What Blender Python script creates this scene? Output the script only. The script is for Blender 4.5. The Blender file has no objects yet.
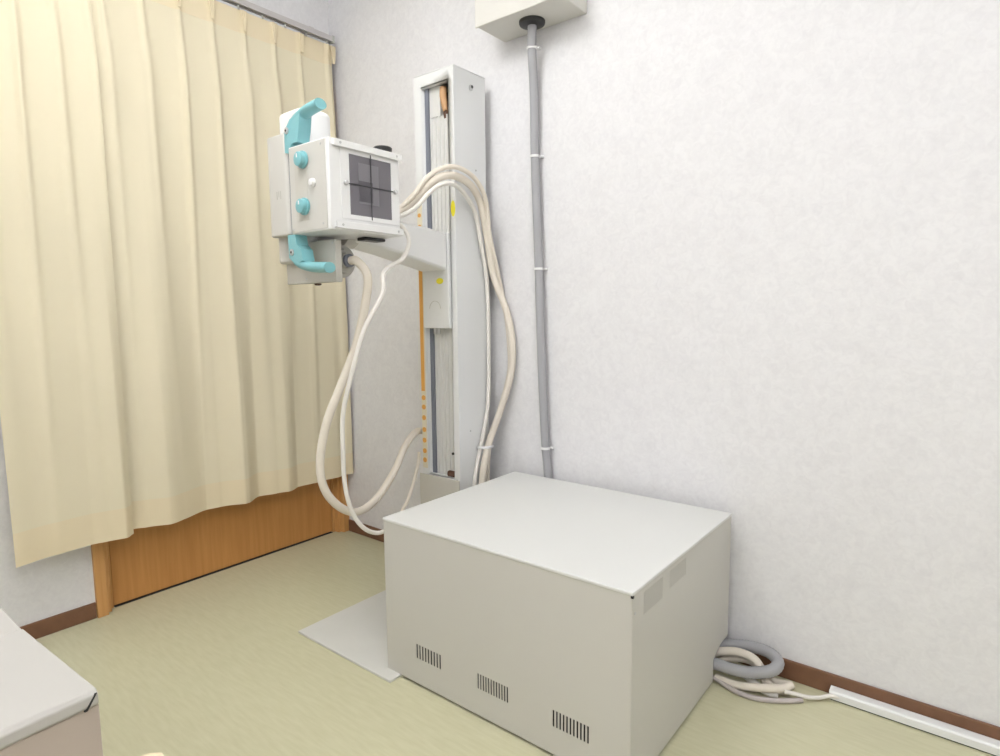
import bpy, bmesh, math, random
from mathutils import Vector, Matrix
random.seed(4)
scene = bpy.context.scene
col = scene.collection

# ------------------------------------------------------------------ camera
CAM_F, CAM_YAW, CAM_PITCH, CAM_ROLL = 612.7, .6715, .1083, -.01
cd = bpy.data.cameras.new('camera'); cam = bpy.data.objects.new('camera', cd); col.objects.link(cam)
cd.sensor_width = 36; cd.lens = CAM_F / 1000 * 36; cd.clip_start = .02
_F = Vector((-math.sin(CAM_YAW) * math.cos(CAM_PITCH), math.cos(CAM_YAW) * math.cos(CAM_PITCH), -math.sin(CAM_PITCH)))
_R0 = Vector((math.cos(CAM_YAW), math.sin(CAM_YAW), 0)); _U0 = _R0.cross(_F)
_R = _R0 * math.cos(CAM_ROLL) + _U0 * math.sin(CAM_ROLL); _U = _R.cross(_F)
_m = Matrix((_R, _U, -_F)).transposed().to_4x4(); _m.translation = Vector((2.4044, -1.7964, 1.05))
cam.matrix_world = _m
scene.camera = cam

# ------------------------------------------------------------------ world, lights, exposure
w = bpy.data.worlds.new('world'); scene.world = w; w.use_nodes = True
w.node_tree.nodes['Background'].inputs[0].default_value = (.8, .85, 1, 1)
w.node_tree.nodes['Background'].inputs[1].default_value = .3
vs = scene.view_settings
vs.view_transform = 'Standard'; vs.look = 'None'; vs.gamma = 1; vs.use_curve_mapping = False
vs.exposure = -0.02
RX, RY, RZ = 3.7, -3.5, 2.6            # room: x 0..RX, y RY..0, z 0..RZ
ADDED_LAMPS = [((3.1, -1.9), 1.0), ((1.2, -1.3), 1.0), ((2.1, -2.95), 1.0)]
LAMP_GLOW = 15.0                       # radiance of the added lamps' diffusers, the only lights in the room

# ------------------------------------------------------------------ materials
def mat(name, rgb, rough=.5, spec=.5, metal=0, bump=0, bscale=60, var=0, vscale=8, stretch=(1, 1, 1), trans=0, coat=0):
    m = bpy.data.materials.new(name); m.use_nodes = True
    nt = m.node_tree; N = nt.nodes; L = nt.links; b = N['Principled BSDF']
    b.inputs['Base Color'].default_value = (*rgb, 1); b.inputs['Roughness'].default_value = rough
    b.inputs['Specular IOR Level'].default_value = spec; b.inputs['Metallic'].default_value = metal
    b.inputs['Coat Weight'].default_value = coat
    tc = N.new('ShaderNodeTexCoord'); mp = N.new('ShaderNodeMapping'); mp.inputs['Scale'].default_value = stretch
    L.new(tc.outputs['Object'], mp.inputs[0])
    if var:
        n = N.new('ShaderNodeTexNoise'); n.inputs['Scale'].default_value = vscale; n.inputs['Detail'].default_value = 6
        L.new(mp.outputs[0], n.inputs[0])
        mx = N.new('ShaderNodeMix'); mx.data_type = 'RGBA'
        mx.inputs[6].default_value = (*[max(0, c * (1 - var)) for c in rgb], 1)
        mx.inputs[7].default_value = (*[min(1, c * (1 + var)) for c in rgb], 1)
        r = N.new('ShaderNodeMapRange'); r.inputs[1].default_value = .3; r.inputs[2].default_value = .7
        L.new(n.outputs[0], r.inputs[0]); L.new(r.outputs[0], mx.inputs[0]); L.new(mx.outputs[2], b.inputs['Base Color'])
    if bump:
        n2 = N.new('ShaderNodeTexNoise'); n2.inputs['Scale'].default_value = bscale; n2.inputs['Detail'].default_value = 4
        L.new(mp.outputs[0], n2.inputs[0])
        bp = N.new('ShaderNodeBump'); bp.inputs['Strength'].default_value = bump; bp.inputs['Distance'].default_value = .004
        L.new(n2.outputs[0], bp.inputs['Height']); L.new(bp.outputs[0], b.inputs['Normal'])
    if trans:
        t = N.new('ShaderNodeBsdfTranslucent'); t.inputs[0].default_value = (*rgb, 1)
        ms = N.new('ShaderNodeMixShader'); ms.inputs[0].default_value = trans
        L.new(b.outputs[0], ms.inputs[1]); L.new(t.outputs[0], ms.inputs[2])
        L.new(ms.outputs[0], N['Material Output'].inputs[0])
        if var: L.new(mx.outputs[2], t.inputs[0])
    return m

def wallpaper():
    m = mat('wallpaper', (.80, .785, .785), .85, .25)
    nt = m.node_tree; N = nt.nodes; L = nt.links; b = N['Principled BSDF']
    tc = N.new('ShaderNodeTexCoord')
    a = N.new('ShaderNodeTexNoise'); a.inputs['Scale'].default_value = 14; a.inputs['Detail'].default_value = 8; a.inputs['Roughness'].default_value = .7
    a.inputs['Distortion'].default_value = .8
    L.new(tc.outputs['Object'], a.inputs[0])
    cr = N.new('ShaderNodeValToRGB'); cr.color_ramp.elements[0].position = .3; cr.color_ramp.elements[0].color = (.755, .748, .768, 1)
    cr.color_ramp.elements[1].position = .6; cr.color_ramp.elements[1].color = (.83, .825, .84, 1)
    f2 = N.new('ShaderNodeTexNoise'); f2.inputs['Scale'].default_value = 48; f2.inputs['Detail'].default_value = 5; f2.inputs['Distortion'].default_value = 1.2
    L.new(tc.outputs['Object'], f2.inputs[0])
    av = N.new('ShaderNodeMath'); av.operation = 'MULTIPLY_ADD'; av.inputs[1].default_value = .55; L.new(f2.outputs[0], av.inputs[0])
    hv = N.new('ShaderNodeMath'); hv.operation = 'MULTIPLY'; hv.inputs[1].default_value = .45; L.new(a.outputs[0], hv.inputs[0]); L.new(hv.outputs[0], av.inputs[2])
    L.new(av.outputs[0], cr.inputs[0]); L.new(cr.outputs[0], b.inputs['Base Color'])
    c = N.new('ShaderNodeTexNoise'); c.inputs['Scale'].default_value = 75; c.inputs['Detail'].default_value = 3
    L.new(tc.outputs['Object'], c.inputs[0])
    ad = N.new('ShaderNodeMath'); ad.operation = 'ADD'; L.new(a.outputs[0], ad.inputs[0]); L.new(c.outputs[0], ad.inputs[1])
    bp = N.new('ShaderNodeBump'); bp.inputs['Strength'].default_value = .14; bp.inputs['Distance'].default_value = .004
    L.new(ad.outputs[0], bp.inputs['Height']); L.new(bp.outputs[0], b.inputs['Normal'])
    return m

def vinyl():
    m = mat('vinyl_floor', (.5, .5, .33), .38, .4)
    nt = m.node_tree; N = nt.nodes; L = nt.links; b = N['Principled BSDF']
    tc = N.new('ShaderNodeTexCoord'); mp = N.new('ShaderNodeMapping')
    mp.inputs['Rotation'].default_value = (0, 0, 0); mp.inputs['Scale'].default_value = (9, 60, 1)
    L.new(tc.outputs['Object'], mp.inputs[0])
    a = N.new('ShaderNodeTexNoise'); a.inputs['Scale'].default_value = 1.6; a.inputs['Detail'].default_value = 5
    L.new(mp.outputs[0], a.inputs[0])
    cr = N.new('ShaderNodeValToRGB'); cr.color_ramp.elements[0].position = .32; cr.color_ramp.elements[0].color = (.61, .59, .395, 1)
    cr.color_ramp.elements[1].position = .68; cr.color_ramp.elements[1].color = (.66, .64, .45, 1)
    L.new(a.outputs[0], cr.inputs[0]); L.new(cr.outputs[0], b.inputs['Base Color'])
    bp = N.new('ShaderNodeBump'); bp.inputs['Strength'].default_value = .05; bp.inputs['Distance'].default_value = .002
    L.new(a.outputs[0], bp.inputs['Height']); L.new(bp.outputs[0], b.inputs['Normal'])
    return m

def wood(name, c1, c2, stretch):
    m = mat(name, c1, .42, .4)
    nt = m.node_tree; N = nt.nodes; L = nt.links; b = N['Principled BSDF']
    tc = N.new('ShaderNodeTexCoord'); mp = N.new('ShaderNodeMapping'); mp.inputs['Scale'].default_value = stretch
    L.new(tc.outputs['Object'], mp.inputs[0])
    a = N.new('ShaderNodeTexNoise'); a.inputs['Scale'].default_value = 2.2; a.inputs['Detail'].default_value = 7; a.inputs['Distortion'].default_value = .4
    L.new(mp.outputs[0], a.inputs[0])
    cr = N.new('ShaderNodeValToRGB'); cr.color_ramp.elements[0].position = .3; cr.color_ramp.elements[0].color = (*c1, 1)
    cr.color_ramp.elements[1].position = .7; cr.color_ramp.elements[1].color = (*c2, 1)
    L.new(a.outputs[0], cr.inputs[0]); L.new(cr.outputs[0], b.inputs['Base Color'])
    return m

M = {}
M['wallpaper'] = wallpaper()
M['ceiling'] = mat('ceiling_paint', (.85, .85, .84), .9, .2, bump=.1, bscale=120)
M['vinyl'] = vinyl()
M['base'] = mat('baseboard_vinyl', (.21, .105, .06), .45, .4, var=.08, vscale=30)
M['door'] = wood('door_wood', (.56, .265, .08), (.64, .315, .105), (30, 30, 1.5))
M['jamb'] = wood('jamb_wood', (.62, .32, .11), (.70, .385, .15), (40, 40, 1.5))
M['cloth'] = mat('curtain_cloth', (.92, .845, .645), .9, .15, bump=.12, bscale=900, var=.015, vscale=3, trans=.18)
M['cloth2'] = mat('curtain_double_cloth', (.93, .82, .595), .9, .15, bump=.12, bscale=900, var=.015, vscale=3, trans=.16)
M['alu'] = mat('rail_metal', (.62, .60, .60), .35, .5, .5)
M['railcap'] = mat('rail_end_cap', (.55, .56, .53), .5)
M['white'] = mat('white_enamel', (.84, .84, .835), .38, .45, bump=.02, bscale=500)
M['colwhite'] = mat('column_paint', (.79, .80, .80), .4, .45)
M['colgrey'] = mat('column_rail_metal', (.72, .72, .70), .42, .5, .15)
M['darkgap'] = mat('column_inner_steel', (.22, .235, .28), .5, .5, .3)
M['grey'] = mat('warm_grey_paint', (.60, .58, .53), .45, .45)
M['gen'] = mat('generator_paint', (.62, .605, .565), .42, .4, bump=.03, bscale=700)  # darkened colour: shade of the upright faces is painted in
M['genlid'] = mat('generator_lid_paint', (.74, .745, .725), .4, .45, bump=.03, bscale=700)  # lighter copy of the cabinet colour, painting the light on its top
M['dark'] = mat('dark_interior', (.03, .03, .03), .8)  # near-black fill, holds the shade of gaps and the cabinet's inside
M['black'] = mat('black_plastic', (.02, .02, .02), .35)
M['slot'] = mat('vent_slot_metal', (.5, .49, .45), .5)
M['teal'] = mat('teal_plastic', (.22, .50, .54), .38, .5, var=.04, vscale=20)
M['cream'] = mat('cream_cable', (.80, .735, .64), .5, .4)
M['whitecable'] = mat('white_cable', (.84, .81, .76), .5, .4)
M['pink'] = mat('pale_mauve_cable', (.52, .47, .46), .5, .4)
M['glass'] = mat('window_glass', (.15, .14, .16), .12, .6, coat=.3)
M['glass2'] = mat('aperture_dark', (.09, .085, .10), .3)
M['glass3'] = mat('aperture_blade', (.20, .19, .21), .3)
M['line'] = mat('crosshair_line', (.03, .03, .035), .4)
M['steel'] = mat('stainless_steel', (.6, .6, .6), .3, .5, .9)
M['yellow'] = mat('yellow_sticker', (.85, .76, .03), .5)
M['orange'] = mat('amber_strip', (.78, .40, .09), .5, .4)
M['stripe'] = mat('cream_strip', (.80, .74, .58), .5)
M['brown'] = mat('brown_rubber', (.10, .045, .025), .6)
M['rope'] = mat('tan_spring_cap', (.62, .36, .18), .5)
M['hose'] = mat('grey_hose', (.40, .40, .42), .5, .4)
M['tie'] = mat('clear_white_tie', (.85, .85, .85), .35)
M['plate'] = mat('floor_plate_paint', (.70, .70, .665), .45, .4, var=.02)
M['desktop'] = mat('desk_top_paint', (.49, .475, .445), .6, .3, var=.015, vscale=5)
M['deskbody'] = mat('desk_body_paint', (.50, .43, .37), .5, .4)
M['seatcloth'] = mat('pale_wood', (.72, .62, .42), .45, .4)
M['raceway'] = mat('raceway_plastic', (.85, .86, .86), .3, .5)
M['wbox'] = mat('wall_box_paint', (.70, .685, .64), .45, .4)
e = mat('lamp_diffuser', (.9, .9, .9), .5)
e.node_tree.nodes['Principled BSDF'].inputs['Emission Color'].default_value = (.99, .985, .985, 1)
e.node_tree.nodes['Principled BSDF'].inputs['Emission Strength'].default_value = LAMP_GLOW
M['diffuser'] = e

# ------------------------------------------------------------------ helpers
def obj(name, bm, m, parent=None, smooth=False, bevel=0, seg=2):
    """link bm as one mesh object"""
    me = bpy.data.meshes.new(name)
    bmesh.ops.recalc_face_normals(bm, faces=bm.faces[:]) if not getattr(bm, 'keep', False) else None
    bm.to_mesh(me); bm.free()
    ms = m if isinstance(m, (list, tuple)) else [m]
    for x in ms: me.materials.append(M[x])
    if smooth:
        for p in me.polygons: p.use_smooth = True
        me.set_sharp_from_angle(angle=math.radians(38)) if hasattr(me, 'set_sharp_from_angle') else None
    o = bpy.data.objects.new(name, me); col.objects.link(o)
    if bevel:
        b = o.modifiers.new('bevel', 'BEVEL'); b.width = bevel; b.segments = seg; b.limit_method = 'ANGLE'; b.angle_limit = math.radians(40)
        b.harden_normals = False
        for p in me.polygons: p.use_smooth = True
        me.set_sharp_from_angle(angle=math.radians(38))
    if parent: o.parent = parent; o.matrix_parent_inverse = Matrix.Translation(-parent_loc(parent))
    return o
def parent_loc(p):
    v = Vector(p.location)
    return v
def thing(name, label, cat, loc=(0, 0, 0), group=None):
    o = bpy.data.objects.new(name, None); col.objects.link(o); o.location = loc; o.empty_display_size = .05
    return tag(o, label, cat, group)
def tag(o, label, cat, group=None, kind=None):
    o['label'] = label; o['category'] = cat
    if group: o['group'] = group
    if kind: o['kind'] = kind
    return o
def struct(name, bm, m, **k):
    o = obj(name, bm, m, **k); o['kind'] = 'structure'; return o
def nb(): return bmesh.new()
def bx(bm, x0, x1, y0, y1, z0, z1, mi=0):
    v = [bm.verts.new((x, y, z)) for z in (z0, z1) for y in (y0, y1) for x in (x0, x1)]
    for f in ((0, 2, 3, 1), (4, 5, 7, 6), (0, 1, 5, 4), (2, 6, 7, 3), (0, 4, 6, 2), (1, 3, 7, 5)):
        bm.faces.new([v[i] for i in f]).material_index = mi
    return bm
def box(*a): return bx(nb(), *a)
def prism(bm, pts, axis, a, b, mi=0):
    """extrude a polygon (2-D points) along axis from a to b"""
    def P(p, t):
        return {'x': (t, p[0], p[1]), 'y': (p[0], t, p[1]), 'z': (p[0], p[1], t)}[axis]
    A = [bm.verts.new(P(p, a)) for p in pts]; B = [bm.verts.new(P(p, b)) for p in pts]; n = len(pts)
    bm.faces.new(A).material_index = mi; bm.faces.new(B[::-1]).material_index = mi
    for i in range(n): bm.faces.new((A[i], B[i], B[(i + 1) % n], A[(i + 1) % n])).material_index = mi
    return bm
def cyl(bm, c, axis, prof, n=28, mi=0, a0=0):
    """lathe: prof = [(t along axis, radius)] from centre c; caps closed"""
    rings = []
    for t, r in prof:
        ring = []
        for k in range(n):
            a = a0 + 2 * math.pi * k / n; u, v = r * math.cos(a), r * math.sin(a)
            p = {'x': (t, u, v), 'y': (u, t, v), 'z': (u, v, t)}[axis]
            ring.append(bm.verts.new((c[0] + p[0], c[1] + p[1], c[2] + p[2])))
        rings.append(ring)
    for a, b in zip(rings, rings[1:]):
        for k in range(n): bm.faces.new((a[k], a[(k + 1) % n], b[(k + 1) % n], b[k])).material_index = mi
    bm.faces.new(rings[0][::-1]).material_index = mi; bm.faces.new(rings[-1]).material_index = mi
    return bm
def spline(pts, sub=8):
    P = [Vector(p) for p in pts]; P = [P[0] * 2 - P[1]] + P + [P[-1] * 2 - P[-2]]
    out = []
    for i in range(1, len(P) - 2):
        for k in range(sub):
            t = k / sub
            out.append(.5 * ((2 * P[i]) + (-P[i - 1] + P[i + 1]) * t + (2 * P[i - 1] - 5 * P[i] + 4 * P[i + 1] - P[i + 2]) * t * t + (-P[i - 1] + 3 * P[i] - 3 * P[i + 1] + P[i + 2]) * t ** 3))
    out.append(P[-2]); return out
def sweep(bm, pts, rad, n=12, flat=None, up=None, sub=8, mi=0):
    """tube along a smooth curve; rad a number or function(index fraction); flat=(ru, rv) scales section"""
    S = spline(pts, sub); rings = []
    U = None
    for i, p in enumerate(S):
        T = (S[min(i + 1, len(S) - 1)] - S[max(i - 1, 0)]).normalized()
        if U is None:
            ref = Vector(up) if up else (Vector((0, 0, 1)) if abs(T.z) < .9 else Vector((0, 1, 0)))
            U = (ref - T * ref.dot(T)).normalized()
        else: U = (U - T * U.dot(T)).normalized()
        V = T.cross(U); r = rad(i / (len(S) - 1)) if callable(rad) else rad
        fu, fv = flat or (1, 1)
        ring = []
        for k in range(n):
            a = 2 * math.pi * k / n
            ring.append(bm.verts.new(p + U * r * fu * math.cos(a) + V * r * fv * math.sin(a)))
        rings.append(ring)
    for a, b in zip(rings, rings[1:]):
        for k in range(n): bm.faces.new((a[k], a[(k + 1) % n], b[(k + 1) % n], b[k])).material_index = mi
    bm.faces.new(rings[0][::-1]).material_index = mi; bm.faces.new(rings[-1]).material_index = mi
    return bm
def cable(name, pts, r, m, label, cat='cable', n=12):
    o = obj(name, sweep(nb(), pts, r, n), m, smooth=True); tag(o, label, cat); return o
def holed(bm, u0, u1, v0, v1, holes, place, mi=0):
    """flat panel in (u, v) with rectangular holes; place(u, v) gives a point"""
    us = sorted({u0, u1, *[h[0] for h in holes], *[h[1] for h in holes]}); vv = sorted({v0, v1, *[h[2] for h in holes], *[h[3] for h in holes]})
    cache = {}
    def V(u, v):
        if (u, v) not in cache: cache[(u, v)] = bm.verts.new(place(u, v))
        return cache[(u, v)]
    for a, b in zip(us, us[1:]):
        for c, d in zip(vv, vv[1:]):
            mu, mv = (a + b) / 2, (c + d) / 2
            if any(h[0] < mu < h[1] and h[2] < mv < h[3] for h in holes): continue
            bm.faces.new((V(a, c), V(b, c), V(b, d), V(a, d))).material_index = mi
    return bm

# ------------------------------------------------------------------ room shell
struct('floor', box(-.15, RX + .15, RY - .15, .15, -.1, 0), 'vinyl')
struct('ceiling', box(-.15, RX + .15, RY - .15, .15, RZ, RZ + .1), 'ceiling')
struct('wall_right', box(-.15, RX + .15, 0, .15, 0, RZ), 'wallpaper')          # behind the column and the generator cabinet
WX = .022
DJ0, DJ1, DTOP = -1.080, 0.0, 2.06                                              # door opening in the left wall
b = nb(); bx(b, -.15, WX, RY, DJ0, 0, RZ); bx(b, -.15, WX, DJ0, 0, DTOP, RZ)
struct('wall_left', b, 'wallpaper')
struct('wall_back', box(-.15, RX + .15, RY - .15, RY, 0, RZ), 'wallpaper')
struct('wall_front', box(RX, RX + .15, RY, 0, 0, RZ), 'wallpaper')
BH = .057
struct('baseboard_left', box(WX, WX + .008, RY, DJ0 - .002, 0, BH), 'base', bevel=.002)
struct('baseboard_right', box(0.038, RX, -.008, 0, 0, BH), 'base', bevel=.002)
struct('baseboard_back', box(0, RX, RY, RY + .008, 0, BH), 'base')
struct('baseboard_front', box(RX - .008, RX, RY, 0, 0, BH), 'base')
# door: jambs with a rebate, slab set back
b = nb()
for sgn, y in ((1, DJ0), (-1, DJ1)):
    pts = [(-.15, y), (.037, y), (.037, y + sgn * .034), (.018, y + sgn * .038), (.018, y + sgn * .050), (-.006, y + sgn * .054), (-.006, y + sgn * .064), (-.15, y + sgn * .064)]
    prism(b, pts, 'z', 0, DTOP)
bx(b, -.15, .035, DJ0, DJ1, DTOP - .035, DTOP)
struct('trim_1', b, 'jamb', bevel=.0015)
ds = struct('door_1', box(-.05, -.012, DJ0 + .066, DJ1 - .066, .005, DTOP - .04), 'door', bevel=.002)
struct('trim_2', box(-.16, -.006, DJ0 + .068, DJ1 - .068, -.01, .0015), 'dark')   # dark floor track under the door

# ------------------------------------------------------------------ ceiling lamps, added out of view in place of unknown light sources
for i, ((lx, ly), pw) in enumerate(ADDED_LAMPS):
    t = thing('ceiling_light', ['round white drum lamp nearest the right wall', 'round white drum lamp above the column side of the room', 'round white drum lamp in the rear half of the room'][i], 'lamp', (lx, ly, RZ))
    b = nb(); cyl(b, (lx, ly, RZ), 'z', [(-.03, .07), (0, .08)], 32); obj('ceiling_rose', b, 'white', t, smooth=True)
    b = nb(); cyl(b, (lx, ly, RZ), 'z', [(-.13, .012), (-.03, .012)], 16); obj('stem', b, 'white', t, smooth=True)
    b = nb(); cyl(b, (lx, ly, RZ), 'z', [(-.265, .20), (-.26, .235), (-.245, .25), (-.135, .25), (-.12, .235), (-.115, .20)], 48); obj('diffuser', b, 'diffuser', t, smooth=True)

# ------------------------------------------------------------------ curtain rail and curtains
RZL = 2.232
t = thing('curtain_rail', 'grey metal curtain rail mounted above the wooden door', 'curtain rail', (.085, -.03, RZL))
b = nb(); prism(b, [(.072, RZL - .008), (.072, RZL + .014), (.100, RZL + .014), (.100, RZL - .008), (.092, RZL - .008), (.092, RZL + .004), (.080, RZL + .004), (.080, RZL - .008)], 'y', -1.72, -.042)
obj('rail', b, 'alu', t, bevel=.001)
obj('end_cap', box(.070, .103, -.044, -.032, RZL - .012, RZL + .017), 'railcap', t, bevel=.003)
for y in (-.14, -.62, -1.12, -1.62):
    b = nb(); prism(b, [(WX, RZL + .022), (.09, RZL + .022), (.09, RZL + .014), (WX + .006, RZL + .014), (WX + .006, RZL - .03), (WX, RZL - .03)], 'y', y - .012, y + .012)
    obj('bracket', b, 'alu', t, bevel=.001)
for k in range(17):
    y = -.065 - k * .1 + .0
    if y < -1.7: break
    obj('glider', cyl(nb(), (.086, y, RZL - .022), 'z', [(0, .0035), (.018, .0035)], 10), 'railcap', t)

def ctl(pts, y):
    """smooth interpolation through (y, x) control points"""
    if y <= pts[0][0]: return pts[0][1]
    for (a, va), (c, vc) in zip(pts, pts[1:]):
        if y <= c:
            s = (y - a) / (c - a); s = .5 * s + .5 * s * s * (3 - 2 * s)
            return va + (vc - va) * s
    return pts[-1][1]
def sst(t): t = max(0, min(1, t)); return t * t * (3 - 2 * t)
def make_curtain(label, y0, y1, pleats, bottom, zt, zb, base, nu, hemh, edge=0):
    t = thing('curtain', label, 'curtain', (base, (y0 + y1) / 2, zt), 'cream curtain panels over the door')
    HB = .085
    def xo(y, z):
        s = (zt - z) / (zt - zb)
        # header: nearly flat, pinched; lower: folds fall from each pleat and merge two by two
        d = min(abs(y - p) for p in pleats)
        head = .010 * math.exp(-(d / .011) ** 2)
        mid = 0
        for p in pleats:
            q = (y - p) / .030
            hp = math.sin(p * 37.7) 
            mid += (.012 + .006 * hp) * math.exp(-q * q * .5) + (.009 - .005 * hp) * math.exp(-((y - p - .010 - .02 * hp * s) / (.010 + .012 * s)) ** 2)
        mid += .003 * math.sin(y * 23 + z * 2)
        low = ctl(bottom, y)
        k1 = sst((s - .03) / .16); k2 = sst((s - .22) / .75)
        fine = .0016 * math.sin(y * 37 + z * 1.1) * sst(s * 3)
        return base + head * (1 - k1) + mid * k1 * (1 - k2 * .8) + low * 1.25 * k2 + fine
    def grid(za, zc, nv, thick, m, name, bulge=0):
        bm = nb(); rows = []
        for j in range(nv + 1):
            z = za + (zc - za) * j / nv; r = []
            for i in range(nu + 1):
                y = y0 + (y1 - y0) * i / nu
                zz = z
                if zc == zb:      # the hem line dips slightly at each ridge
                    zz = z
                r.append(bm.verts.new((xo(y, z) + bulge, y + (.004 * math.sin(y * 50) - edge * sst((y - y1 + .3) / .3) * (1 - sst((zt - z) / 1.2))) * sst((zt - z) / .5 + (1 if edge else 0)), zz)))
            rows.append(r)
        for a, c in zip(rows, rows[1:]):
            for i in range(nu): bm.faces.new((a[i], a[i + 1], c[i + 1], c[i]))
        o = obj(name, bm, m, t, smooth=True)
        so = o.modifiers.new('thickness', 'SOLIDIFY'); so.thickness = thick; so.offset = 0
        es = o.modifiers.new('crisp_edges', 'EDGE_SPLIT'); es.split_angle = math.radians(50)
        for p in o.data.polygons: p.use_smooth = True
        return o
    grid(zt - HB, zb + hemh, 60, .0012, 'cloth', 'curtain_cloth')
    grid(zt, zt - HB, 6, .0028, 'cloth2', 'header_band')
    grid(zb + hemh, zb, 6, .0013, 'cloth2', 'hem')
    for p in pleats:
        if not y0 < p < y1: continue
        b = nb()
        for dy in (-.007, 0, .007):
            for (z0, z1, w0, w1) in ((zt - .004, zt - HB * .9, .006, .0035),):
                sweep(b, [(base + .012, p + dy * 1.3, z0), (base + .015, p + dy * .9, (z0 + z1) / 2), (base + .013, p + dy * .35, z1)], lambda f: .0045 - .001 * f, 8, sub=4)
        obj('pinch_pleat', b, 'cloth2', t, smooth=True)
    return t
PZT = 2.212
make_curtain('cream pleated curtain panel hanging beside the wall corner, right of the two', -1.02, -.012,
             [-.94, -.815, -.692, -.573, -.447, -.319, -.194, -.065 + .03],
             [(-1.02, -.010), (-.96, -.004), (-.915, .014), (-.86, .042), (-.79, .022), (-.70, -.008), (-.64, .002), (-.565, .036), (-.545, .034), (-.485, -.006), (-.40, .016), (-.365, .030), (-.30, .0), (-.22, .012), (-.17, .006), (-.10, .016), (-.05, .004), (-.012, .014)],
             PZT, .296, .078, 300, .100, edge=.022)
make_curtain('wide cream curtain panel at the left edge, hem over bare wall', -1.312, -.978,
             [-1.30, -1.19, -1.09, -.993],
             [(-1.312, .030), (-1.20, .016), (-1.10, .010), (-1.05, .020), (-1.005, .030), (-.978, .008)],
             PZT, .290, .092, 160, .105)

# ------------------------------------------------------------------ floor plate and column stand
PT = .008
fp = obj('floor_plate', box(.680, 1.132, -.712, -.26, 0, PT), 'plate', bevel=.002)
tag(fp, 'flat light grey metal plate on the floor under the column', 'plate')

CX0, CX1, CY0, CY1, CZ = .770, .957, -.21, -.045, 1.868
st = thing('xray_stand', 'tall white floor column with tapering side arm by the room corner', 'x-ray stand', ((CX0 + CX1) / 2, -.13, PT))
OX0, OX1, OZ0, OZ1 = .800, .931, .452, 1.828          # front opening
b = nb(); T = .004
holed(b, CX0, CX1, PT, CZ, [(OX0, OX1, OZ0, OZ1)], lambda u, v: (u, CY0, v))
holed(b, CX0, CX1, PT, CZ, [], lambda u, v: (u, CY1, v))
holed(b, CY0, CY1, PT, CZ, [], lambda u, v: (CX1, u, v))
holed(b, CY0, CY1, PT, CZ, [], lambda u, v: (CX0, u, v))
holed(b, CX0, CX1, CY0, CY1, [], lambda u, v: (u, v, CZ)); holed(b, CX0, CX1, CY0, CY1, [], lambda u, v: (u, v, PT))
# folded return lips of the opening
bx(b, OX0 - .003, OX0, CY0, CY0 + .03, OZ0, OZ1); bx(b, OX1, OX1 + .003, CY0, CY0 + .03, OZ0, OZ1)
bx(b, OX0, OX1, CY0, CY0 + .02, OZ1, OZ1 + .003); bx(b, OX0, OX1, CY0, CY0 + .02, OZ0 - .003, OZ0)
bmesh.ops.remove_doubles(b, verts=b.verts[:], dist=1e-5)
obj('column_shell', b, 'colwhite', st, bevel=.0008)
cap = nb(); bx(cap, CX0 - .001, CX1 + .001, CY0 - .001, CY1 + .001, CZ, CZ + .004); obj('top_cap', cap, 'colwhite', st, bevel=.002)
# inner guide: dark left channel, ribbed light panel
b = nb(); bx(b, .779, .8, CY0 + .031, CY0 + .036, OZ0 - .02, OZ1); bx(b, .803, .820, -.192, -.12, OZ0 - .02, OZ1)
obj('side_channel', b, 'darkgap', st)
b = nb()
pts = [(.8205, -.186)]
for k in range(6):
    x = .828 + k * .019
    pts += [(x, -.186), (x + .002, -.182), (x + .012, -.182), (x + .014, -.186)]
pts += [(.945, -.186), (.945, -.146), (.8205, -.146)]
prism(b, pts, 'z', OZ0 - .02, OZ1 - .100)
bx(b, .8205, .872, -.186, -.146, OZ1 - .100, OZ1 + .01)
obj('guide_panel', b, 'colgrey', st)
obj('back_liner', box(.779, .953, -.10, -.095, OZ0, CZ - .02), 'darkgap', st)
# pulley and tan rope end at the top
b = nb(); cyl(b, (.885, -.150, 1.79), 'y', [(-.008, .02), (-.004, .024), (.004, .024), (.008, .02)])
obj('pulley', b, 'brown', st, smooth=True)
b = nb(); sweep(b, [(.880, -.178, 1.822), (.882, -.180, 1.79), (.887, -.180, 1.765), (.892, -.178, 1.742)], lambda f: .013 - .003 * abs(f - .3), 10)
obj('rope_end', b, 'rope', st, smooth=True)
b = nb(); sweep(b, [(.905, -.176, 1.765), (.908, -.178, 1.745), (.910, -.176, 1.722)], .008, 8); sweep(b, [(.889, -.176, 1.74), (.892, -.178, 1.728), (.893, -.176, 1.718)], .009, 8)
obj('rope_clamp', b, 'brown', st, smooth=True)
# amber slotted strip on the left flange
b = nb(); bx(b, .7715, .795, CY0 - .0015, CY0, .47, 1.47)
sp = obj('slotted_strip', b, 'stripe', st)
b = nb()
bx(b, .7735, .790, CY0 - .003, CY0 - .0015, .76, 1.20)
for z in (.735, .700, .660, .615, .575, .535, .500):
    cyl(b, (.783, CY0 - .0015, z), 'y', [(-.0015, .0095), (0, .0095)], 12)
for z in (1.235, 1.275, 1.315, 1.355, 1.395, 1.43):
    cyl(b, (.783, CY0 - .0015, z), 'y', [(-.0015, .0075), (0, .0075)], 12)
obj('amber_marks', b, 'orange', sp)
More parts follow.
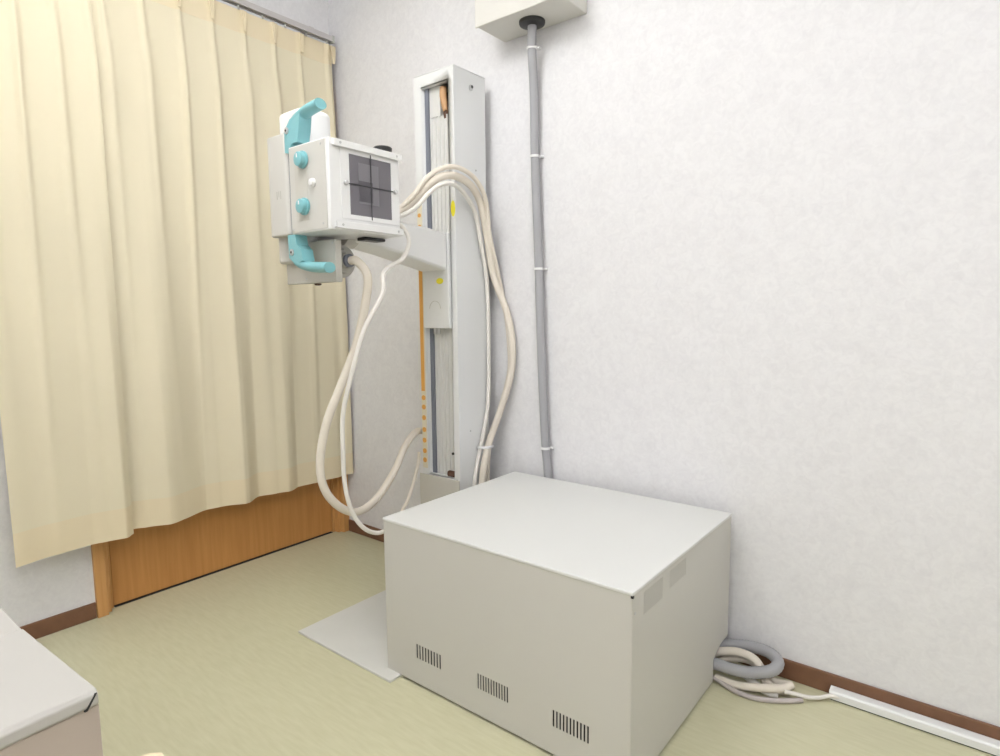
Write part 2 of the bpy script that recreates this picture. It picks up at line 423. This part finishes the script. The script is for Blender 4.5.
# stickers, holes, screws
b = nb(); cyl(b, (0, 0, 0), 'y', [(-.0008, .010), (0, .010)], 20)
bmesh.ops.scale(b, vec=(1, 1, 2.7), verts=b.verts); bmesh.ops.translate(b, vec=(.946, CY0 - .0005, 1.402), verts=b.verts)
obj('yellow_sticker', b, 'yellow', st)
b = nb(); cyl(b, (CX1, -.122, 1.818), 'x', [(0, .010), (.002, .010), (.003, .008)], 20); bolt = obj('bolt', b, 'steel', st, smooth=True)
b = nb(); cyl(b, (CX1 + .003, -.118, 1.822), 'x', [(0, .0055), (.001, .0055)], 16); obj('bolt_slot', b, 'line', bolt)
for (x, y, z, ax) in ((CX1, -.100, 1.545, 'x'), (CX1, -.15, .62, 'x'), (.943, CY0, .447, 'y'), (.80, CY0, .412, 'y')):
    b = nb(); cyl(b, (x, y, z), ax, [(0, .0035), (.0015, .003)] if ax == 'x' else [(-.0015, .003), (0, .0035)], 10); obj('screw', b, 'steel', st)
b = nb(); cyl(b, (.903, -.186, .535), 'y', [(-.003, .005), (.001, .005)], 14); obj('hole', b, 'dark', st)
b = nb(); bx(b, .885, .925, -.205, -.187, OZ0 - .002, OZ0 + .022); obj('buffer', b, 'brown', st, bevel=.008)
# lower front cover plate
obj('base_cover', box(.757, .957, CY0 - .006, CY0 - .001, PT, .447), 'grey', st, bevel=.001)

# ------------------------------------------------------------------ arm with carriage
ar = st
b = nb(); bx(b, .803, .929, CY0 - .012, CY0 + .03, .992, 1.322)
car = obj('carriage', b, 'colwhite', ar, bevel=.003)
b = nb(); cyl(b, (.888, CY0 - .0125, 1.158), 'y', [(-.0008, .017), (0, .017)], 20)
for v in b.verts: v.co.z = 1.158 + (v.co.z - 1.158) * .62
obj('round_yellow_sticker', b, 'yellow', car)
b = nb()
for k in range(14):
    a0 = math.pi * k / 14; a1 = math.pi * (k + 1) / 14
    for (ra, rb) in ((.026, .0275),):
        P = [(.862 + r * math.cos(a), 1.062 + r * math.sin(a)) for r, a in ((ra, a0), (rb, a0), (rb, a1), (ra, a1))]
        prism(b, P, 'y', CY0 - .0128, CY0 - .012)
obj('half_round_mark', b, 'slot', car)
b = nb()
for x in (.845, .862): cyl(b, (x, CY0 + .005, .992), 'z', [(-.022, .006), (-.016, .007), (0, .007)], 12)
obj('hanging_screw', b, 'steel', car, smooth=True)
b = nb()
prism(b, [(CY0 - .012, 1.192), (CY0 - .012, 1.320), (-.30, 1.330), (-.44, 1.338), (-.60, 1.345), (-.60, 1.262), (-.44, 1.236)], 'x', .800, .926)
obj('arm_beam', b, 'white', ar, bevel=.010, seg=3)
b = nb(); cyl(b, (.86, -.60, 1.30), 'y', [(-.02, .05), (.0, .055), (.02, .055)], 28); obj('pivot_collar', b, 'grey', ar, smooth=True)

# ------------------------------------------------------------------ tube head
hd = thing('xray_tube_head', 'white x-ray tube head with square window and teal controls', 'x-ray tube head', (.86, -.67, 1.2))
# housing body: upright rounded block behind the collimator
def rounded(bm, x0, x1, y0, y1, z0, z1, r, n=6):
    pts = []
    for cx, cy, a in ((x1 - r, y1 - r, 0), (x0 + r, y1 - r, 90), (x0 + r, y0 + r, 180), (x1 - r, y0 + r, 270)):
        for k in range(n + 1):
            t_ = math.radians(a + 90 * k / n); pts.append((cx + r * math.cos(t_), cy + r * math.sin(t_)))
    return prism(bm, pts, 'z', z0, z1)
b = nb(); rounded(b, .722, .862, -.735, -.625, 1.20, 1.632, .035)
obj('tube_housing', b, 'white', hd, bevel=.014, seg=4)
b = nb(); rounded(b, .742, .80, -.765, -.66, 1.195, 1.30, .028)
obj('lower_cap', b, 'grey', hd, bevel=.008, seg=3)
b = nb(); rounded(b, .762, .858, -.792, -.735, 1.268, 1.546, .012)
cv = obj('side_cover', b, 'gen', hd, bevel=.005, seg=3)
b = nb()
for k in range(3): bx(b, .806 + k * .009, .809 + k * .009, -.7928, -.7918, 1.370 + (k % 2) * .006, 1.392)
obj('cover_marks', b, 'slot', cv)
obj('mounting_gap', box(.858, .872, -.783, -.60, 1.272, 1.50), 'darkgap', hd)
# lower connection block with the cable socket
b = nb(); bx(b, .728, .970, -.722, -.700, 1.137, 1.255); bx(b, .735, .905, -.701, -.650, 1.145, 1.262); lb = obj('connection_block', b, 'grey', hd, bevel=.003)  # greyed to paint the shade on its near face
for (x, z) in ((.828, 1.150), (.960, 1.245), (.75, 1.245)):
    b = nb(); cyl(b, (x, -.722, z), 'y', [(-.0015, .003), (0, .0035)], 10); obj('screw', b, 'steel', lb)
b = nb(); cyl(b, (.852, -.700, 1.137), 'z', [(-.006, .006), (-.004, .010), (0, .010)], 14); obj('foot_screw', b, 'brown', lb, smooth=True)
b = nb(); cyl(b, (.905, -.660, 1.200), 'x', [(0, .046), (.006, .048), (.014, .046), (.016, .036), (.026, .033), (.030, .024), (.040, .022)], 32)
sk = obj('cable_socket', b, 'slot', hd, smooth=True)
b = nb(); cyl(b, (.945, -.660, 1.200), 'x', [(0, .019), (.008, .019), (.010, .015), (.014, .014)], 24); obj('socket_ring', b, 'darkgap', sk, smooth=True)
# collimator
KX0, KX1, KY0, KY1, KZ0, KZ1 = .872, 1.050, -.792, -.550, 1.268, 1.502
co = obj('collimator', box(KX0, KX1, KY0, KY1, KZ0, KZ1), 'white', hd, bevel=.003)
obj('control_face', box(KX0 + .004, KX1 - .012, KY0 - .002, KY0, KZ0 + .004, KZ1 - .004), 'gen', co, bevel=.001)  # thin sheet in a darker tone, paints the shade on this side
b = nb(); bx(b, .902, .958, KY0 - .003, KY0 - .002, 1.30, 1.475)
obj('control_label', b, 'grey', co)
for z in (1.458, 1.336):
    b = nb(); cyl(b, (.944, KY0 - .003, z), 'y', [(-.020, .015), (-.018, .0185), (-.007, .0195), (-.006, .023), (-.001, .023), (0, .022)], 32)
    k = obj('knob', b, 'teal', co, smooth=True)
    b = nb(); bx(b, .9425, .9455, KY0 - .0245, KY0 - .023, z + .003, z + .013); obj('knob_pointer', b, 'white', k)
b = nb(); cyl(b, (.984, KY0 - .003, 1.394), 'y', [(-.010, .006), (-.009, .009), (-.006, .009), (-.004, .011), (0, .011)], 24)
obj('push_button', b, 'tie', co, smooth=True)
for (x, z) in ((.884, 1.492), (1.02, 1.488), (.884, 1.28), (1.02, 1.285)):
    b = nb(); cyl(b, (x, KY0 - .002, z), 'y', [(-.0015, .0025), (0, .003)], 10); obj('screw', b, 'steel', co)
# window frame, glass, aperture patches, crosshair
WY0, WY1, WZ0, WZ1 = -.729, -.583, 1.312, 1.470
b = nb(); holed(b, KY0 + .035, KY1 - .006, KZ0 + .032, KZ1 - .020, [(WY0, WY1, WZ0, WZ1)], lambda u, v: (KX1 + .002, u, v))
r = bmesh.ops.extrude_face_region(b, geom=b.faces[:]); bmesh.ops.translate(b, vec=(-.002, 0, 0), verts=[v for v in r['geom'] if isinstance(v, bmesh.types.BMVert)])
obj('window_frame', b, 'white', co)
gl = obj('window', box(KX1, KX1 + .0010, WY0, WY1, WZ0, WZ1), 'glass', co)
b = nb(); bx(b, KX1 + .001, KX1 + .0013, -.698, -.628, 1.345, 1.452); obj('aperture_blade', b, 'glass3', gl)
b = nb(); bx(b, KX1 + .0013, KX1 + .0016, -.698, -.650, 1.350, 1.405); obj('aperture', b, 'glass2', gl)
b = nb(); yc = (WY0 + WY1) / 2; zc = 1.392
bx(b, KX1 + .002, KX1 + .003, yc - .0015, yc + .0015, WZ0 - .008, WZ1 + .008); bx(b, KX1 + .002, KX1 + .003, WY0 - .014, WY1 + .012, zc - .0015, zc + .0015)
obj('crosshair', b, 'line', gl)
for y in (WY0 - .014, WY1 + .013):
    b = nb(); cyl(b, (KX1, y, zc), 'x', [(0, .0065), (.008, .0065), (.010, .005)], 16); obj('stud', b, 'steel', co, smooth=True)
for z0, z1, s in ((KZ1 - .020, KZ1 - .004, 1), (KZ0 + .004, KZ0 + .022, -1)):
    b = nb(); y0_, y1_ = KY0 + .010, KY1 + .002
    prism(b, [(KX1, z0), (KX1 + .012, z0), (KX1 + .012, z1), (KX1 + .009, z1), (KX1 + .009, z0 + .004), (KX1, z0 + .004)] if s < 0 else
          [(KX1, z0), (KX1, z1), (KX1 + .012, z1), (KX1 + .012, z0 - .002), (KX1 + .009, z0 - .002), (KX1 + .009, z0)], 'y', y0_, y1_)
    rl = obj('accessory_rail', b, 'white', co, bevel=.001)
    for y in (y0_ + .02, y1_ - .02):
        b = nb(); cyl(b, (KX1 + .012, y, (z0 + z1) / 2), 'x', [(0, .0035), (.0012, .003)], 10); obj('screw', b, 'steel', rl)
b = nb(); cyl(b, (1.022, -.585, KZ1), 'z', [(0, .010), (.004, .010), (.005, .026), (.013, .027), (.016, .024)], 28)
obj('turn_knob', b, 'black', co, smooth=True)
b = nb(); bx(b, .95, .99, -.63, -.555, KZ0 - .010, KZ0 - .001); obj('lamp_lever', b, 'black', co, bevel=.003)
# teal handles (upper, lower)
def handle(path, block, boltp):
    b = nb(); sweep(b, path, lambda f: .0145, 14, flat=(1.0, 1.3), up=(1, 0, 0))
    prism(b, block, 'y', -.790, -.752)
    h = obj('handle', b, 'teal', hd, smooth=True)
    b = nb(); cyl(b, boltp, 'y', [(-.004, .005), (-.003, .009), (0, .009)], 18); bo = obj('handle_bolt', b, 'steel', h, smooth=True)
    b = nb(); cyl(b, (boltp[0], boltp[1] - .004, boltp[2]), 'y', [(-.0006, .0035), (0, .0035)], 6); obj('hex_socket', b, 'line', bo)
handle([(.856, -.772, 1.500), (.858, -.772, 1.525), (.866, -.772, 1.550), (.892, -.772, 1.574), (.940, -.772, 1.590), (.998, -.772, 1.597)],
       [(.848, 1.492), (.868, 1.488), (.885, 1.512), (.912, 1.512), (.922, 1.548), (.930, 1.590), (.880, 1.575), (.850, 1.545)], (.866, -.790, 1.548))
handle([(.858, -.772, 1.268), (.858, -.772, 1.245), (.860, -.772, 1.215), (.878, -.772, 1.192), (.930, -.772, 1.178), (1.010, -.772, 1.172)],
       [(.848, 1.268), (.882, 1.268), (.888, 1.240), (.908, 1.226), (.915, 1.195), (.880, 1.185), (.850, 1.205)], (.866, -.790, 1.220))

# ------------------------------------------------------------------ generator cabinet
GX0, GX1, GY0, GY1, GZ0, GZ1 = 1.078, 1.857, -.671, -.042, .008, .465
g = thing('generator_cabinet', 'large grey-white metal generator cabinet in the middle of the floor', 'cabinet', ((GX0 + GX1) / 2, (GY0 + GY1) / 2, 0))
FV = [(1.198, 1.298, .080, .128), (1.424, 1.528, .078, .126), (1.656, 1.758, .075, .123)]
SV = [(-.618, -.518, .390, .448), (-.480, -.380, .398, .448)]
def grille(u0, u1, v0, v1, n, place, m, name='vent', frac=.55):
    b = nb(); p = (u1 - u0) / n
    hs = [(u0 + (k + .5 - frac / 2) * p, u0 + (k + .5 + frac / 2) * p, v0 + .003, v1 - .003) for k in range(n)]
    holed(b, u0, u1, v0, v1, hs, place)
    o = obj(name, b, m, g); so = o.modifiers.new('thickness', 'SOLIDIFY'); so.thickness = .0015; so.offset = 0
    return o
def panel(name, b, m):
    o = obj(name, b, m, g); so = o.modifiers.new('thickness', 'SOLIDIFY'); so.thickness = .0015; so.offset = 0
    return o
LZ = GZ1 - .008
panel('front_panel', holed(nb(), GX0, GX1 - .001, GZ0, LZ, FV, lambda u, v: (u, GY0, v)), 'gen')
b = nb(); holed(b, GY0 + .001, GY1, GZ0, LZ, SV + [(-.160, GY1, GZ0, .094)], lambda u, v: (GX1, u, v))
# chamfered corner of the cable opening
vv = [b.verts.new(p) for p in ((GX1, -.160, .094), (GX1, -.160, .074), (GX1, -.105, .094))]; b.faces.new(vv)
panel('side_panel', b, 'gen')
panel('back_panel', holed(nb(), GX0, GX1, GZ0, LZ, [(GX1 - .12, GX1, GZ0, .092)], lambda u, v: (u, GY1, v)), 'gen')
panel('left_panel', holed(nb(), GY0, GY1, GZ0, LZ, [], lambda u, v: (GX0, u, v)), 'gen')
obj('corner_post', box(GX1 - .001, GX1 + .0008, GY0 + .0005, GY0 + .016, GZ0, LZ), 'gen', g)
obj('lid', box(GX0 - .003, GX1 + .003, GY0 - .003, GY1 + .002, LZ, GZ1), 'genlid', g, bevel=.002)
obj('base_frame', box(1.145, GX1 - .03, GY0 + .025, GY1 - .02, 0, GZ0 + .006), 'dark', g)  # near-black plinth paints the shadow gap under the cabinet
obj('inner_frame', box(GX0 + .04, GX1 - .14, GY0 + .03, GY1 - .03, GZ0 + .006, LZ - .03), 'dark', g)  # solid black block paints the unlit inside behind the vents
obj('inner_rack', box(GX1 - .14, GX1 - .03, GY0 + .03, -.22, GZ0 + .006, LZ - .03), 'dark', g)  # black block again, painted darkness behind the side vents
for f, n in zip(FV, (9, 12, 11)): grille(*f, n, lambda u, v: (u, GY0, v), 'gen', frac=.5)
for f in SV: grille(*f, 20, lambda u, v: (GX1, u, v), 'gen', frac=.35)
for (x, y, z, ax) in ((GX1 + .0015, GY0 + .010, .415, 'x'), (GX1 + .0015, GY0 + .010, .03, 'x')):
    b = nb(); cyl(b, (x, y, z), ax, [(0, .0035), (.0015, .003)], 12); obj('screw', b, 'steel', g)
b = nb(); bx(b, GX1 - .002, GX1 + .0035, GY0 - .0035, GY0 + .002, LZ - .005, LZ + .0005); obj('corner_notch', b, 'black', g)

# ------------------------------------------------------------------ wall box, grommet, conduit
wb = thing('wall_box', 'white metal junction box high on the wall', 'box', (1.18, 0, 1.99))
b = nb(); bx(b, 1.014, 1.347, -.150, 0, 1.989, 2.33); obj('box_body', b, 'wbox', wb, bevel=.004)
obj('box_cover', box(1.010, 1.351, -.158, -.150, 1.986, 2.334), 'wbox', wb, bevel=.003)
b = nb(); cyl(b, (1.181, -.070, 1.989), 'z', [(-.014, .030), (-.010, .041), (-.006, .043), (0, .043)], 36)
obj('grommet', b, 'black', wb, smooth=True)
cp = [(1.181, -.070, 1.985), (1.178, -.066, 1.96), (1.166, -.050, 1.90), (1.158, -.028, 1.78), (1.158, -.024, 1.585), (1.165, -.024, 1.40), (1.173, -.024, 1.191), (1.182, -.026, .95), (1.192, -.026, .72), (1.199, -.023, .567), (1.207, -.020, .46), (1.212, -.020, .20), (1.215, -.024, .065)]
cn = thing('cable_conduit', 'grey vertical hose clipped to the wall below the junction box', 'conduit', (1.2, -.026, .03))
def ribbed(bm, pts, r, n=14, sub=60, pitch=.004, amp=.0012):
    S = spline(pts, 10); L_ = sum((a - c).length for a, c in zip(S, S[1:])); nsub = max(2, int(L_ / pitch))
    # resample evenly
    out = [S[0]]; step = L_ / nsub; acc = 0; tgt = step
    for a, c in zip(S, S[1:]):
        d = (c - a).length
        while acc + d >= tgt - 1e-9 and len(out) < nsub:
            out.append(a.lerp(c, (tgt - acc) / d)); tgt += step
        acc += d
    out.append(S[-1]); U = None; rings = []
    for i, p in enumerate(out):
        T = (out[min(i + 1, len(out) - 1)] - out[max(i - 1, 0)]).normalized()
        if U is None: ref = Vector((0, 1, 0)) if abs(T.z) > .7 else Vector((0, 0, 1)); U = (ref - T * ref.dot(T)).normalized()
        else: U = (U - T * U.dot(T)).normalized()
        V = T.cross(U); rr = r - (amp if i % 2 else 0)
        rings.append([bm.verts.new(p + U * rr * math.cos(2 * math.pi * k / n) + V * rr * math.sin(2 * math.pi * k / n)) for k in range(n)])
    for a, c in zip(rings, rings[1:]):
        for k in range(n): bm.faces.new((a[k], a[(k + 1) % n], c[(k + 1) % n], c[k]))
    bm.faces.new(rings[0][::-1]); bm.faces.new(rings[-1]); return bm
obj('hose', ribbed(nb(), cp, .0155), 'hose', cn, smooth=True)
b = nb(); sweep(b, [(q[0] - .021, q[1] + .008, q[2]) for q in cp[2:]], .003, 8); obj('thin_wire', b, 'whitecable', cn, smooth=True)
for (x, y, z) in ((1.167, -.052, 1.915), (1.158, -.0245, 1.575), (1.173, -.0245, 1.195), (1.2, -.0265, .566)):
    b = nb(); cyl(b, (x, y, z), 'z', [(-.004, .0172), (.004, .0172)], 20); bx(b, x - .022, x + .024, y + .006, min(y + .022, 0), z - .003, z + .003)
    obj('clip', b, 'tie', cn, bevel=.0008)

# ------------------------------------------------------------------ cables
socket_cable = [(.955, -0.660, 1.200), (.985, -0.660, 1.196), (1.018, -0.652, 1.156), (1.0, -0.645, 1.086), (0.96, -0.654, 0.956), (0.93, -0.69, 0.84), (0.9, -0.726, 0.724), (0.88, -0.739, 0.603), (0.88, -0.722, 0.517), (0.88, -0.663, 0.449), (0.87, -0.591, 0.421), (0.85, -0.499, 0.44), (0.83, -0.403, 0.509), (0.797, -0.322, 0.575), (0.762, -0.240, 0.605), (.752, -.19, .603), (.750, -.10, .58)]
cable('power_cable', socket_cable, .0125, 'cream', 'thick cream cable looping low from the tube socket to the column')
thin_loop = [(1.0, -0.545, 1.319), (1.02, -0.512, 1.301), (1.03, -0.499, 1.26), (1.03, -0.525, 1.211), (1.03, -0.585, 1.178), (1.05, -0.622, 1.153), (1.058, -0.634, 1.10), (1.0+.03, -0.680, 1.001), (0.99, -0.703, 0.859), (0.96, -0.71, 0.757), (0.95, -0.707, 0.652), (0.94, -0.697, 0.543), (0.94, -0.675, 0.455), (0.95, -0.641, 0.397), (0.96, -0.595, 0.37), (1.0, -0.573, 0.391), (1.03, -0.52, 0.40), (1.05, -.45, .3), (1.055, -.4, .1), (1.06, -.36, .017)]
cable('signal_cable', thin_loop, .0068, 'whitecable', 'thin white cable hanging from beside the window box, crossing the thick loop')
cable('earth_cable', [(0.765, -0.224, 0.530), (0.768, -0.230, 0.50), (0.785, -0.262, 0.46), (0.8, -0.293, 0.425), (0.82, -0.338, 0.384), (0.84, -0.386, 0.357), (0.86, -0.433, 0.31), (.88, -.45, .2), (.9, -.45, .06), (.93, -.44, .016)], .006, 'cream', 'short thin cream cable dropping behind the cabinet from the column foot')
over1 = [(.885, -.53, 1.365), (0.9, -0.45, 1.363), (0.93, -0.387, 1.399), (0.96, -0.343, 1.458), (0.985, -0.298, 1.49), (0.995, -0.237, 1.496), (0.995, -0.166, 1.474), (0.99, -0.114, 1.421), (0.988, -0.082, 1.321), (0.99, -0.050, 1.181), (1.035, -0.030, 1.048), (1.06, -0.030, 0.927), (1.05, -0.030, 0.815), (1.01, -0.046, 0.678), (0.985, -0.074, 0.577), (0.985, -0.104, 0.507), (0.985, -0.123, 0.417), (.985, -.13, .2), (.99, -.14, .022)]
cable('high_voltage_cable', over1, .0125, 'cream', 'thickest cream cable arching over the arm and bulging beside the column')
over2 = [(.905, -.54, 1.345), (0.92, -0.45, 1.350), (0.95, -0.398, 1.377), (0.98, -0.355, 1.432), (0.998, -0.313, 1.461), (1.0, -0.248, 1.464), (0.990, -0.178, 1.429), (0.975, -0.125, 1.386), (0.972, -0.094, 1.285), (0.970, -0.066, 1.181), (0.970, -0.057, 1.055), (0.970, -0.057, 0.909), (0.970, -0.063, 0.723), (0.966, -0.085, 0.614), (0.966, -0.110, 0.544), (0.966, -0.132, 0.474), (0.966, -0.145, 0.402), (.966, -.15, .2), (.966, -.15, .018)]
cable('control_cable', over2, .0075, 'whitecable', 'thin white cable arching lowest over the column edge and hanging straight')
over3 = [(.87, -.52, 1.385), (0.9, -0.44, 1.372), (0.94, -0.401, 1.412), (0.965, -0.348, 1.482), (0.99, -0.303, 1.514), (1.01, -0.248, 1.521), (1.015, -0.173, 1.497), (1.01, -0.112, 1.436), (1.0, -0.080, 1.32), (0.998, -0.03, 1.18), (1.015, -.012, 1.05), (1.03, -.012, .93), (1.03, -.014, .82), (.995, -.03, .68), (.966, -.052, .56), (.968, -.07, .4), (.97, -.08, .2), (.975, -.09, .012)]
cable('auxiliary_cable', over3, .008, 'cream', 'second cream cable topmost over the arch, behind the thickest one')
ct = nb(); sweep(ct, [(.960, -.118, .553), (.985, -.120, .556), (1.001, -.10, .556), (.996, -.068, .556), (.970, -.06, .554), (.9585, -.085, .553)], .003, 8, flat=(1.6, .6))
tag(obj('cable_tie', ct, 'tie', smooth=True), 'small white tie around the cables low on the column', 'cable tie')

# cable coil at the cabinet's rear corner
hose = [(1.72, -.13, .06), (1.815, -0.085, 0.066), (1.851, -0.050, 0.067), (1.916, -0.038, 0.078), (1.972, -0.045, 0.084), (2.006, -0.072, 0.078), (1.995, -0.108, 0.066), (1.935, -0.133, 0.053), (1.862, -0.139, 0.051), (1.80, -0.139, 0.052), (1.72, -.139, .055)]
o = obj('grey_hose', ribbed(nb(), hose, .0165, pitch=.004, amp=.001), 'hose', smooth=True)
tag(o, 'fat grey hose looped out of the cabinet opening onto the floor', 'hose')
cable('cream_cable', [(1.74, -.112, .030), (1.818, -0.100, 0.046), (1.850, -0.088, 0.062), (1.900, -0.080, 0.074), (1.945, -0.082, 0.070), (1.972, -0.094, 0.048), (1.985, -.100, .026), (2.01, -.10, .016), (2.04, -.085, .013)], .012, 'cream', 'cream cable arched highest inside the grey hose loop')
cable('cream_cable', [(1.74, -.095, .024), (1.83, -0.085, 0.024), (1.87, -0.068, 0.038), (1.92, -0.062, 0.050), (1.955, -0.066, 0.042), (1.975, -.066, .020), (2.00, -.060, .013), (2.04, -.050, .012)], .010, 'cream', 'second cream cable tucked under the arched one in the coil')
cable('white_cable', [(1.74, -.132, .024), (1.829, -0.124, 0.034), (1.869, -0.118, 0.040), (1.922, -0.112, 0.034), (1.955, -0.114, 0.020), (1.99, -.122, .012), (2.02, -.118, .011)], .010, 'whitecable', 'white cable lying in the lower half of the hose loop')
cable('cream_cable', [(1.86, -.142, .013), (1.915, -0.148, 0.016), (1.955, -0.147, 0.024), (1.995, -0.135, 0.030), (2.028, -0.110, 0.030), (2.045, -0.085, 0.034)], .011, 'cream', 'cream cable end sticking out below the grey hose')
cable('mauve_cable', [(1.82, -.145, .018), (1.870, -0.150, 0.012), (1.915, -0.164, 0.0085), (1.962, -0.166, 0.0075), (2.012, -0.146, 0.0075), (2.058, -0.112, 0.0075), (2.075, -.096, .0075)], .0068, 'pink', 'thin mauve cable bent along the floor under the coil')
cable('white_cable', [(2.035, -.118, .028), (2.060, -0.102, 0.022), (2.085, -0.082, 0.013), (2.110, -0.062, 0.011), (2.133, -0.040, 0.014), (2.17, -.028, .014)], .0055, 'whitecable', 'thin white cord running from the coil into the raceway')
# raceway along the skirting
rw = thing('cable_raceway', 'long white plastic raceway on the floor along the brown skirting', 'raceway', (2.9, -.03, 0))
b = nb()
x0, x1 = 2.128, 3.6
oy = [(-.038, .004), (-.038, .022), (-.034, .027), (-.012, .029), (-.0095, .026), (-.0095, .004), (-.012, .004), (-.012, .025), (-.033, .024), (-.035, .020), (-.035, .004)]
prism(b, oy, 'x', x0, x1)
obj('cover', b, 'raceway', rw, bevel=.0008)
obj('base', box(x0 + .004, x1, -.034, -.012, 0, .005), 'dark', rw)  # black strip paints the shadow gap below the cover

# ------------------------------------------------------------------ console in the near left corner
dk = thing('console_desk', 'cream metal console with mitred lip in the lower left corner', 'desk', (1.4, -1.95, 0))
DX, DY, DZ = 1.768, -1.609, .70
CYB = -2.35; CXL = 1.05
b = nb()
# flat front shelf with a rounded lip (profile in x-z, lip towards +x)
CR = 1.572
LH = .0165
prof = [(CR, DZ), (DX - .004, DZ), (DX, DZ - .004), (DX, DZ - LH + .003), (DX - .003, DZ - LH), (CR, DZ - LH)]
prism(b, prof, 'y', CYB, DY)
obj('desk_top', b, 'desktop', dk, bevel=.0012)
b = nb(); v = [b.verts.new(p) for p in ((DX + .0006, DY - .0012, DZ - .003), (DX + .0006, DY - .0030, DZ - .003), (DX + .0006, DY - .0125, DZ - LH), (DX + .0006, DY - .0100, DZ - LH))]
b.faces.new(v); r = bmesh.ops.extrude_face_region(b, geom=b.faces[:]); bmesh.ops.translate(b, vec=(-.003, 0, 0), verts=[q for q in r['geom'] if isinstance(q, bmesh.types.BMVert)])
obj('mitre_gap', b, 'dark', dk)
# sloping rear control surface
b = nb(); prism(b, [(CR + .001, DZ - .02), (CR + .001, DZ), (CXL, DZ + .055), (CXL, DZ - .02)], 'y', CYB, DY - .001)
obj('sloping_panel', b, 'desktop', dk, bevel=.0015)
b = nb(); bx(b, CXL + .01, DX - .004, CYB + .01, DY + .0015, .0, DZ - LH); obj('body', b, 'deskbody', dk, bevel=.002)
a_ = math.radians(2.8); cpt = Vector((DX, DY, 0)); dk.rotation_euler = (0, 0, a_)
dk.location = cpt + Matrix.Rotation(a_, 3, 'Z') @ (Vector(dk.location) - cpt)

# pale wooden chair right below the camera: only the rounded tip of one back post rises into view
CAH = math.radians(-51.5)
ch = thing('wooden_chair', 'pale wooden chair, only one rounded back post tip showing beside the console', 'chair', (2.15, -1.75, 0))
def cp2(u, v, z):      # u towards the camera's feet from the visible post, v across the seat
    return (1.972 + u * math.cos(CAH) - v * math.sin(CAH), -1.642 + u * math.sin(CAH) + v * math.cos(CAH), z)
TZ = .745
for u in (.005, .325):
    b = nb(); sweep(b, [cp2(u, .07, 0), cp2(u, .03, .25), cp2(u, .012, .5), cp2(u, 0, TZ - .02), cp2(u, 0, TZ - .004), cp2(u, 0, TZ)], lambda f: .0115 if f < .78 else .0115 - (f - .78) * .032, 14)
    obj('back_post', b, 'seatcloth', ch, smooth=True)
    b = nb(); sweep(b, [cp2(u, .40, 0), cp2(u, .395, .2), cp2(u, .39, .42)], .0125, 12); obj('leg', b, 'seatcloth', ch, smooth=True)
for z in (.56, .64):
    b = nb(); sweep(b, [cp2(.005, .008, z), cp2(.165, -.002, z + .003), cp2(.325, .008, z)], .009, 10, flat=(2.0, .6), up=(0, 0, 1)); obj('back_slat', b, 'seatcloth', ch, smooth=True)
b = nb(); pts = [cp2(u, v, 0)[:2] for u, v in ((-.012, .02), (.342, .02), (.352, .41), (-.022, .41))]
prism(b, pts, 'z', .42, .445); obj('seat', b, 'seatcloth', ch, bevel=.006)

bpy.context.view_layer.update()
